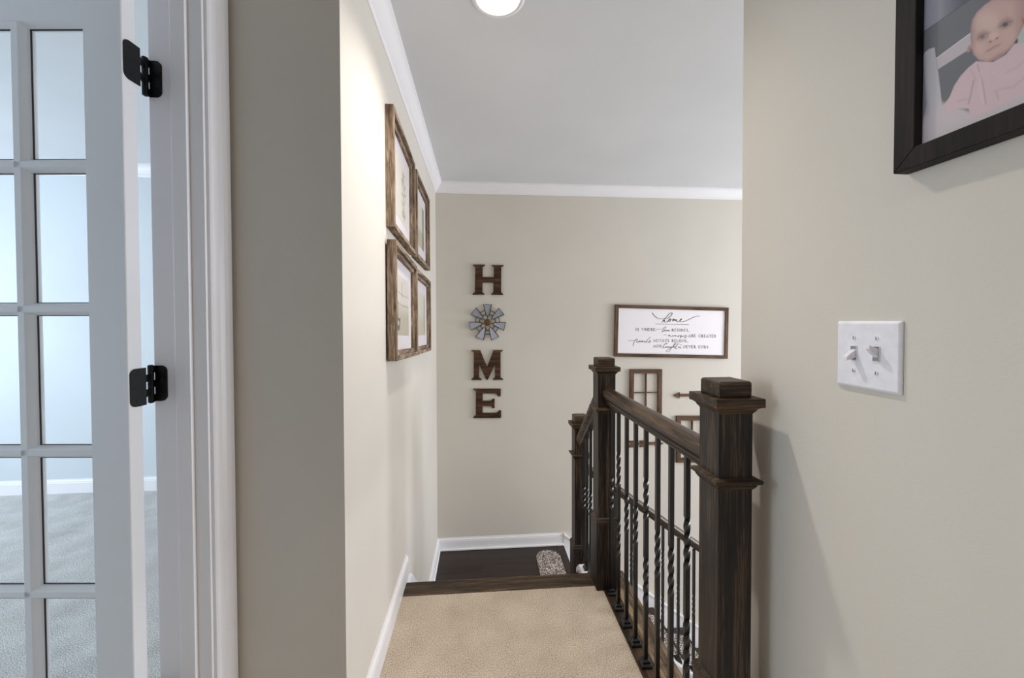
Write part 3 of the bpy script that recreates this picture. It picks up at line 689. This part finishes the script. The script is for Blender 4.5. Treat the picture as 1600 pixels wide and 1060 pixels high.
def arrow(px0, px1, py, label, head_left):
    a = P(px0, py, y=FY); b = P(px1, py, y=FY); z = a[2]
    x0, x1 = a[0], b[0]
    t = thing('wooden_arrow', label, 'wall decor', ((x0 + x1) / 2, FY, z), 'brown wooden arrows hung on the far wall')
    build('arrow_shaft', MB().box(x0 + .05, x1 - .02, FY - .012, FY + .0004, z - .012, z + .012), ARROWM, t, bevel=.002)
    s_ = 1 if head_left else -1; hx = x0 if head_left else x1
    build('arrow_head', MB().prism([(hx, z), (hx + s_ * .055, z + .026), (hx + s_ * .042, z), (hx + s_ * .055, z - .026)], lambda q, r, t_: (q, t_, r), FY - .016, FY + .0004), ARROWM, t)
    tx = x1 if head_left else x0
    for k in range(2):
        q0 = tx - s_ * k * .105
        build('arrow_feather', MB().prism([(q0, z + .028), (q0 - s_ * .05, z + .028), (q0 - s_ * .078, z), (q0 - s_ * .05, z - .028), (q0, z - .028), (q0 - s_ * .028, z)], lambda q, r, t_: (q, t_, r), FY - .015, FY + .0004), ARROWM, t)
arrow(1052, 1128, 618, 'brown wooden arrow pointing left just above the nearest newel post', True)
arrow(980.5, 1036, 694, 'brown wooden arrow pointing right, seen between the balusters', False)

# ------------------------------------------------------------------ vertex-painted prints
def painted_grid(name, nu, nv, pos, colf, mat, parent):
    U, V = np.meshgrid(np.linspace(0, 1, nu), np.linspace(0, 1, nv), indexing='ij')
    X = pos(U.ravel(), V.ravel())
    col = colf(U.ravel(), V.ravel(), X)
    off = np.array(wloc(parent))
    me = bpy.data.meshes.new(name)
    fs = []
    for i in range(nu - 1):
        b0 = i * nv; b1 = b0 + nv
        fs += [(b0 + j, b1 + j, b1 + j + 1, b0 + j + 1) for j in range(nv - 1)]
    me.from_pydata((X - off).tolist(), [], fs)
    ca = me.color_attributes.new('Col', 'FLOAT_COLOR', 'POINT')
    c = np.clip(col / 255, 0, 1); c = np.where(c <= .04045, c / 12.92, ((c + .055) / 1.055) ** 2.4)
    buf = np.ones((len(c), 4)); buf[:, :3] = c
    ca.data.foreach_set('color', buf.ravel().astype(np.float32))
    me.materials.append(mat)
    o = link(bpy.data.objects.new(name, me)); o.parent = parent
    return o
def sdpoly(p, poly):
    poly = np.array(poly, float); d = np.full(len(p), 1e9); s = np.ones(len(p)); n = len(poly)
    for i in range(n):
        a, b = poly[i], poly[i - 1]; e = b - a; w = p - a
        t = np.clip((w @ e) / (e @ e), 0, 1); q = w - t[:, None] * e; d = np.minimum(d, (q ** 2).sum(1))
        c1 = p[:, 1] >= a[1]; c2 = p[:, 1] < b[1]; c3 = e[0] * w[:, 1] > e[1] * w[:, 0]
        flip = (c1 & c2 & c3) | (~c1 & ~c2 & ~c3); s = np.where(flip, -s, s)
    return s * np.sqrt(d)
def over(col, c, a):
    a = np.clip(a, 0, 1)[:, None]; return col * (1 - a) + np.asarray(c, float) * a
def soft(sd, w): return np.clip(.5 - sd / w, 0, 1)
def ell(p, cx_, cy_, rx, ry, ang=0):
    c, s_ = math.cos(ang), math.sin(ang); x = p[:, 0] - cx_; y = p[:, 1] - cy_
    return (np.sqrt(((x * c + y * s_) / rx) ** 2 + ((-x * s_ + y * c) / ry) ** 2) - 1) * min(rx, ry)
def line_d(p, pts):
    d = np.full(len(p), 1e9)
    for a, b in zip(pts[:-1], pts[1:]):
        a = np.array(a, float); b = np.array(b, float); e = b - a; w = p - a
        t = np.clip((w @ e) / (e @ e), 0, 1); q = w - t[:, None] * e; d = np.minimum(d, np.sqrt((q ** 2).sum(1)))
    return d
RWi = np.linalg.inv(RW)
def topx(X):
    c = (X - CAM) @ RWi.T
    return np.stack([CX - F * c[:, 0] / c[:, 2], CY + F * c[:, 1] / c[:, 2]], 1)

# portrait on the right wall
FX = .635
pf = thing('framed_photograph', 'large black framed portrait of a baby in pink hanging high on the right wall', 'picture', (RX, .426, 1.65))
y0, y1, z0, z1 = .292, .5605, 1.476, 1.826
W = .0295
def fr(name, poly, x0, x1):
    build(name, MB().prism(poly, lambda a, b, t: (t, a, b), x0, x1), BLKF, pf, bevel=.0015)
fr('frame_side', [(y1, z0), (y1, z1), (y1 - W, z1 - W), (y1 - W, z0 + W)], FX, RX)
fr('frame_side', [(y0, z0), (y0, z1), (y0 + W, z1 - W), (y0 + W, z0 + W)], FX, RX)
fr('frame_side', [(y0, z0), (y1, z0), (y1 - W, z0 + W), (y0 + W, z0 + W)], FX, RX)
fr('frame_side', [(y0, z1), (y1, z1), (y1 - W, z1 - W), (y0 + W, z1 - W)], FX, RX)
def baby(U, V, X):
    px = topx(X); p = np.stack([(px[:, 0] - 1430) * 4.93, px[:, 1] * 4.93], 1)
    x, y = p[:, 0], p[:, 1]
    col = np.tile([108., 110, 116], (len(p), 1))
    col += (np.clip((y - 300) / 500, 0, 1) * -6)[:, None]
    side = (y - 240) + (x - 75) * .70
    col = over(col, (152, 152, 166), soft(side, 14) * np.clip(1 - (x - 100) / 420, .1, 1))
    col = over(col, (78, 80, 96), soft(side, 14) * np.clip((x - 180) / 260, 0, .75))
    col = over(col, (58, 58, 66), soft(np.abs(side) - 2.5, 5) * .8)
    col = over(col, (176, 184, 180), soft(-(x - 780), 20) * soft(-(y - 190), 30))
    col = over(col, (64, 66, 72), soft(ell(p, 755, 315, 34, 38), 16))
    col = over(col, (188, 180, 186), soft(sdpoly(p, [(160, 450), (420, 258), (470, 225), (480, 360), (430, 372), (175, 535)]), 5))
    col = over(col, (214, 206, 210), soft(np.abs(y - 452 + (x - 160) * .738) - 4, 5) * (x > 160) * (x < 425))
    col = over(col, (190, 186, 192), soft(sdpoly(p, [(60, 440), (72, 405), (105, 378), (150, 366), (160, 450), (178, 560), (205, 790), (215, 1100), (20, 1100), (90, 800)]), 6))
    col = over(col, (160, 158, 170), soft(sdpoly(p, [(60, 440), (80, 430), (120, 1100), (20, 1100)]), 26) * .6)
    cloth = sdpoly(p, [(205, 790), (330, 820), (420, 860), (900, 640), (1600, 400), (1600, 1300), (0, 1300), (0, 1050), (80, 900)])
    col = over(col, (196, 186, 190), soft(cloth, 40))
    wpt = lambda y_, z_: tuple(((topx(np.array([[PXF, y_, z_]]))[0] - (1430, 0)) * 4.93))
    right = [wpt(*q) for q in ((.400, 1.598), (.378, 1.585), (.360, 1.56), (.348, 1.53), (.344, 1.46))]
    dress = sdpoly(p, [(470, 472), (410, 520), (350, 585), (300, 660), (262, 752), (225, 800), (240, 862), (330, 835), (412, 838), (425, 905), (560, 860), (840, 720), (1100, 660)] + right[::-1] + [(838, 330), (765, 335), (700, 420), (600, 478)])
    col = over(col, (207, 182, 188), soft(dress, 8))
    ins = soft(dress + 6, 20)
    for pts, c, w, a in (([(480, 500), (520, 640), (545, 800)], (165, 130, 140), 9, .65), ([(450, 620), (425, 740), (410, 800)], (158, 124, 134), 10, .7), ([(500, 560), (500, 700), (520, 790)], (222, 196, 202), 14, .6),
                         ([(620, 700), (640, 760)], (170, 136, 146), 12, .5), ([(700, 560), (780, 520), (838, 470)], (182, 150, 160), 12, .35), ([(600, 560), (680, 600), (790, 560)], (218, 190, 197), 22, .4), ([(330, 780), (400, 760)], (172, 138, 148), 10, .45), ([(280, 760), (340, 690), (380, 600)], (214, 184, 190), 20, .4), ([(430, 540), (470, 620)], (180, 146, 154), 12, .4), ([(640, 690), (760, 670), (838, 600)], (180, 148, 157), 14, .4)):
        col = over(col, c, soft(line_d(p, pts) - w * .4, w * 1.6) * a * ins)
    head = sdpoly(p, [(428, 210), (440, 150), (475, 95), (530, 40), (600, -10), (680, -50), (780, -60), (850, -10), (862, 90), (838, 190), (800, 270), (755, 345), (690, 415), (630, 458), (560, 477), (490, 462), (448, 420), (432, 360), (425, 290)])
    sk = np.tile([196., 164, 158], (len(p), 1))
    sk = over(sk, (150, 122, 120), np.clip((x - 740) / 130, 0, 1) * .7)
    sk = over(sk, (152, 128, 128), np.clip((480 - x) / 70, 0, 1) * .7)
    sk = over(sk, (164, 140, 140), np.clip((40 - y) / 110, 0, 1) * .8)
    sk = over(sk, (214, 186, 178), soft(ell(p, 560, 170, 90, 80), 70) * .6)
    sk = over(sk, (208, 174, 168), soft(ell(p, 500, 370, 45, 40), 40) * .7)
    sk = over(sk, (204, 168, 162), soft(ell(p, 720, 270, 50, 45), 45) * .6)
    sk = over(sk, (168, 134, 130), soft(ell(p, 640, 450, 110, 30, -.55), 26) * .8)
    sk = over(sk, (160, 132, 128), soft(ell(p, 520, 275, 56, 34, -.5), 24) * .7)
    sk = over(sk, (156, 128, 125), soft(ell(p, 695, 182, 62, 36, -.5), 24) * .75)
    sk = over(sk, (176, 164, 162), soft(ell(p, 516, 284, 36, 13, -.5), 9) * .5)
    sk = over(sk, (160, 150, 150), soft(ell(p, 694, 192, 42, 15, -.5), 9) * .5)
    sk = over(sk, (104, 100, 104), soft(ell(p, 518, 284, 20, 12, -.5), 9) * .75)
    sk = over(sk, (80, 78, 84), soft(ell(p, 694, 190, 23, 14, -.5), 9) * .8)
    sk = over(sk, (96, 78, 76), soft(line_d(p, [(480, 302), (505, 270), (555, 258)]) - 2, 6) * .7)
    sk = over(sk, (84, 70, 70), soft(line_d(p, [(650, 210), (690, 172), (745, 166)]) - 2, 6) * .75)
    sk = over(sk, (170, 146, 140), soft(line_d(p, [(470, 250), (530, 222)]) - 3, 9) * .4)
    sk = over(sk, (160, 136, 130), soft(line_d(p, [(640, 150), (720, 125)]) - 3, 9) * .4)
    sk = over(sk, (216, 178, 170), soft(ell(p, 605, 275, 38, 26, -.5), 18) * .9)
    sk = over(sk, (140, 98, 94), soft(ell(p, 578, 322, 11, 7, -.5), 7) * .8)
    sk = over(sk, (140, 98, 94), soft(ell(p, 630, 294, 11, 7, -.5), 7) * .8)
    sk = over(sk, (150, 118, 114), soft(line_d(p, [(560, 325), (600, 318), (645, 285)]) - 1, 8) * .5)
    sk = over(sk, (184, 142, 138), soft(ell(p, 598, 372, 60, 13, -.5), 12) * .6)
    sk = over(sk, (132, 98, 96), soft(line_d(p, [(542, 398), (575, 384), (605, 362), (652, 344)]) - 1.5, 6) * .8)
    sk = over(sk, (146, 120, 120), soft(-head - 26, 50) * -0 + np.clip((head + 26) / 40, 0, 1) * .45)
    a = soft(head, 6)[:, None]; col = col * (1 - a) + sk * a
    col = over(col, (186, 148, 142), soft(ell(p, 416, 374, 15, 30, .3), 6)); col = over(col, (140, 102, 98), soft(ell(p, 420, 376, 6, 15, .3), 6) * .7)
    col = over(col, (182, 140, 134), soft(ell(p, 842, 160, 26, 48, -.4), 8)); col = over(col, (140, 98, 94), soft(ell(p, 836, 165, 10, 28, -.4), 9) * .7)
    rng = np.random.RandomState(3)
    return 255 * (np.clip(col + rng.randn(len(p), 1) * 1.2, 0, 255) / 255) ** .93
PXF = .6475
painted_grid('photo_print', 330, 400, lambda U, V: np.stack([np.full_like(U, PXF), (y1 - W + .004) + ((y0 + W - .004) - (y1 - W + .004)) * U, (z0 + W - .004) + (z1 - z0 - 2 * W + .008) * V], 1), baby, PHOTO, pf)
build('backing', MB().box(PXF + .001, RX, y0 + .02, y1 - .02, z0 + .02, z1 - .02), BLKF, pf)

# four barn-wood frames on the left wall
def barn(label, ys, zb, zt, drop_b, drop_t, art, W=.040, dep=.034, mat_w=.065, lean=0):
    # ys = near, far y ; heights at the near edge, dropping by drop_* at the far edge
    X0, X1 = LX + .0005 + lean, LX + .0005 + lean + dep
    c = [np.array((ys[0], zt)), np.array((ys[1], zt - drop_t)), np.array((ys[1], zb - drop_b)), np.array((ys[0], zb))]
    ce = sum(c) / 4
    t = thing('framed_print', label, 'picture', (LX, ce[0], ce[1]), 'four barn wood frames on the left wall')
    w_ = abs(ys[1] - ys[0]); h_ = zt - zb; a, b = W / w_ * .5, W / h_ * .5
    def bars(nm, fa, fb, X0, X1, m1, m2):
        o = [quadpt(c, *q) for q in ((fa[0], fb[0]), (1 - fa[0], fb[0]), (1 - fa[0], 1 - fb[0]), (fa[0], 1 - fb[0]))]; i = [quadpt(c, *q) for q in ((fa[1], fb[1]), (1 - fa[1], fb[1]), (1 - fa[1], 1 - fb[1]), (fa[1], 1 - fb[1]))]
        for k in range(4):
            j = (k + 1) % 4
            build(nm, MB().prism([tuple(q) for q in (o[k], o[j], i[j], i[k])], lambda y_, z_, t_: (t_, y_, z_), X0, X1), m1 if k % 2 == 0 else m2, t, bevel=.001)
        return i
    bars('frame_side', (0, a), (0, b), X0, X1, BARNY, BARN)
    i = bars('inner_frame', (a, 2 * a), (b, 2 * b), X0, X1 - .014, BARNY, BARN)
    xm = X0 + .008
    build('mat_board', MB().prism([tuple(q) for q in i], lambda y_, z_, t_: (t_, y_, z_), X0, xm), MATB, t)
    mw, mh = mat_w / np.linalg.norm(i[1] - i[0]), mat_w / np.linalg.norm(i[3] - i[0])
    j = [quadpt(i, *q) for q in ((mw, mh), (1 - mw, mh), (1 - mw, 1 - mh), (mw, 1 - mh))]
    def pos(U, V):
        q = j[0] * ((1 - U) * (1 - V))[:, None] + j[1] * (U * (1 - V))[:, None] + j[2] * (U * V)[:, None] + j[3] * ((1 - U) * V)[:, None]
        return np.stack([np.full_like(U, xm + .0006), q[:, 0], q[:, 1]], 1)
    painted_grid('art_print', 110, 110, pos, art, PRINT, t)
def art_plant(U, V, X):
    p = np.stack([U, V], 1); col = np.tile([206., 200, 192], (len(p), 1))
    rng = random.Random(4)
    col = over(col, (120, 116, 108), soft(line_d(p, [(.72, 1), (.70, .7), (.74, .4), (.70, .15)]) - .006, .02) * .8)
    for k in range(60):
        v = .12 + .8 * rng.random(); u = .71 + (rng.random() - .5) * .34 * (1 - abs(v - .5))
        col = over(col, (132, 130, 118), soft(ell(p, u, v, .035 + .02 * rng.random(), .014, rng.random() * 3), .015) * .55)
    col = over(col, (150, 142, 132), soft(line_d(p, [(.05, .2), (.2, .6), (.3, .9)]) - .004, .02) * .5)
    return col
def art_barn(U, V, X):
    p = np.stack([U, V], 1); col = np.tile([204., 198, 188], (len(p), 1))
    col = over(col, (176, 168, 150), soft(-(V - .62), .1)); col = over(col, (110, 104, 96), soft(np.abs(U - .80) - .05, .04) * .8)
    col = over(col, (70, 66, 64), soft(np.abs(U - .93) - .035, .02) * .75)
    return col
def art_mill(U, V, X):
    p = np.stack([U, V], 1); col = np.tile([202., 196, 188], (len(p), 1))
    col = over(col, (172, 164, 146), soft(-(V - .55), .25) * .8)
    for v in (.28, .46): col = over(col, (128, 120, 110), soft(line_d(p, [(0, v), (.5, v + .03), (1, v + .01)]) - .005, .02) * .8)
    col = over(col, (112, 106, 100), soft(line_d(p, [(.45, .1), (.47, .35)]) - .012, .02) * .8)
    col = over(col, (84, 80, 76), soft(line_d(p, [(.18, .45), (.22, .6), (.14, .72)]) - .01, .02) * .7)
    col = over(col, (92, 92, 94), soft(sdpoly(p, [(.04, .72), (.34, .72), (.28, .92), (.10, .92)]), .03) * .9)
    col = over(col, (190, 190, 192), soft(ell(p, .2, .8, .07, .04), .03) * .8)
    return col
def art_pale(U, V, X):
    p = np.stack([U, V], 1); col = np.tile([200., 196, 184], (len(p), 1))
    col = over(col, (178, 170, 150), soft(-(V - .6), .3) * .7)
    col = over(col, (120, 114, 106), soft(line_d(p, [(.9, .1), (.88, .5), (.9, .9)]) - .04, .06) * .6)
    return col
barn('barn wood framed plant print, upper near one of the four on the left wall', (1.588, 2.095), 1.628, 2.110, .028, .036, art_plant)
barn('barn wood framed print of a dark post, upper far on the left wall', (2.150, 2.672), 1.600, 2.072, .006, .006, art_barn)
barn('barn wood framed windmill print, lower near one of the four on the left wall', (1.572, 2.085), 1.095, 1.575, .020, .036, art_mill, dep=.036, lean=.006)
barn('barn wood framed pale field print, lower far one of the four on the left wall', (2.130, 2.700), 1.072, 1.538, .017, .016, art_pale)

# ------------------------------------------------------------------ light switch
sw = thing('light_switch', 'white double toggle light switch plate on the right wall', 'light switch', (RX, .617, 1.19))
sy0, sy1, sz0, sz1 = .5618, .6728, 1.132, 1.2495
m = MB()
def plate(y_a, y_b, z_a, z_b, x): return [(x, y_a, z_a), (x, y_b, z_a), (x, y_b, z_b), (x, y_a, z_b)]
# plate with two toggle slots
sl_w, sl_h = .0052, .0120
tys = (.6385, .5990); tz = (1.1935, 1.1945)
m.rings([plate(sy0, sy1, sz0, sz1, RX), plate(sy0, sy1, sz0, sz1, RX - .003), plate(sy0 + .004, sy1 - .004, sz0 + .004, sz1 - .004, RX - .0062)], cap=True)
pl = build('switch_plate', m, PLASTIC, sw, bevel=.0012, seg=3)
for k in range(2):
    yc, zc = tys[k], tz[k]; xf = RX - .0064
    build('toggle_slot', MB().box(xf - .0003, xf + .001, yc - sl_w, yc + sl_w, zc - sl_h, zc + sl_h), SLOTG, sw)
    b_ = MB()
    b_.box(xf - .0012, xf, yc - sl_w - .0008, yc - sl_w, zc - sl_h, zc + sl_h).box(xf - .0012, xf, yc + sl_w, yc + sl_w + .0008, zc - sl_h, zc + sl_h)
    b_.box(xf - .0012, xf, yc - sl_w, yc + sl_w, zc - sl_h - .0008, zc - sl_h).box(xf - .0012, xf, yc - sl_w, yc + sl_w, zc + sl_h, zc + sl_h + .0008)
    build('slot_rim', b_, PLASTIC, sw)
    dz = -.009 if k == 0 else .011; z_in = zc - .001 if k == 0 else zc + .001
    m = MB(); q = []
    for (xx, zz_, hh_, ww_) in ((xf, z_in, .0075, .0046), (xf - .010, z_in + dz * .55, .0055, .0042), (xf - .0165, z_in + dz, .0036, .0038)):
        q.append([(xx, yc - ww_, zz_ - hh_), (xx, yc + ww_, zz_ - hh_), (xx, yc + ww_, zz_ + hh_), (xx, yc - ww_, zz_ + hh_)])
    m.rings(q); build('toggle', m, PLASTIC, sw, bevel=.0012, seg=3)
    for zs_ in (1.2205, 1.1628):
        m = MB().lathe((xf, yc, zs_), [(.0034, .0004), (.0034, -.0006), (.0026, -.0012), (.0004, -.0013)], 16, 'x')
        s1 = build('screw', m, PLASTIC, sw, smooth=True)
        build('screw_slot', MB().box(xf - .0016, xf - .0012, yc - .0005, yc + .0005, zs_ - .0028, zs_ + .0028), SLOT, s1)

# ------------------------------------------------------------------ lights
def area(name, loc, rot, sx, sy, power, col, shape='RECTANGLE', spread=PI):
    l = bpy.data.lights.new(name, 'AREA'); l.shape = shape; l.size = sx; l.size_y = sy; l.energy = power; l.color = col; l.spread = spread
    o = link(bpy.data.objects.new(name, l)); o.location = loc; o.rotation_euler = rot; return o
WARM = (1, .93, .86)
area('lamp_stairs', (lamps[0][0], lamps[0][1], H + .045), (0, 0, 0), .09, .09, 9.5, WARM, 'DISK', math.radians(128))
area('fill_lamp_hall', (lamps[1][0], lamps[1][1], H + .045), (0, 0, 0), .09, .09, 4.7, (1, .86, .72), 'DISK', math.radians(128))  # added fill light behind the camera, brightens the near hall
area('daylight_room', (-4.58, (lw0 + lw1) / 2, (lz0 + lz1) / 2), (0, -PI / 2, 0), lz1 - lz0, lw1 - lw0, 86, (.80, .90, 1.0))
area('daylight_stairwell', (5.18, (wy0 + wy1) / 2, (wz0 + wz1) / 2), (0, PI / 2, 0), wz1 - wz0, wy1 - wy0, 128, (.91, .94, 1.0), 'RECTANGLE', math.radians(152))
w = bpy.data.worlds.new('world'); SC.world = w; w.use_nodes = True
w.node_tree.nodes['Background'].inputs[0].default_value = (.75, .85, 1, 1); w.node_tree.nodes['Background'].inputs[1].default_value = .6

# ------------------------------------------------------------------ camera
cd = bpy.data.cameras.new('camera'); cam = link(bpy.data.objects.new('camera', cd)); SC.camera = cam
cd.sensor_width = 36; cd.sensor_fit = 'HORIZONTAL'; cd.lens = 36 * F / 1600; cd.shift_y = -(530 - CY) / 1600; cd.clip_start = .02
M = Matrix([list(RW[0]) + [0], list(RW[1]) + [0], list(RW[2]) + [EYE], [0, 0, 0, 1]])
cam.matrix_world = M
SC.view_settings.view_transform = 'Standard'; SC.view_settings.look = 'None'; SC.view_settings.gamma = 1; SC.view_settings.use_curve_mapping = False
SC.view_settings.exposure = 0.0
SC.cycles.max_bounces = 12; SC.cycles.diffuse_bounces = 6; SC.cycles.use_denoising = True; SC.cycles.transparent_max_bounces = 12; SC.cycles.transmission_bounces = 12
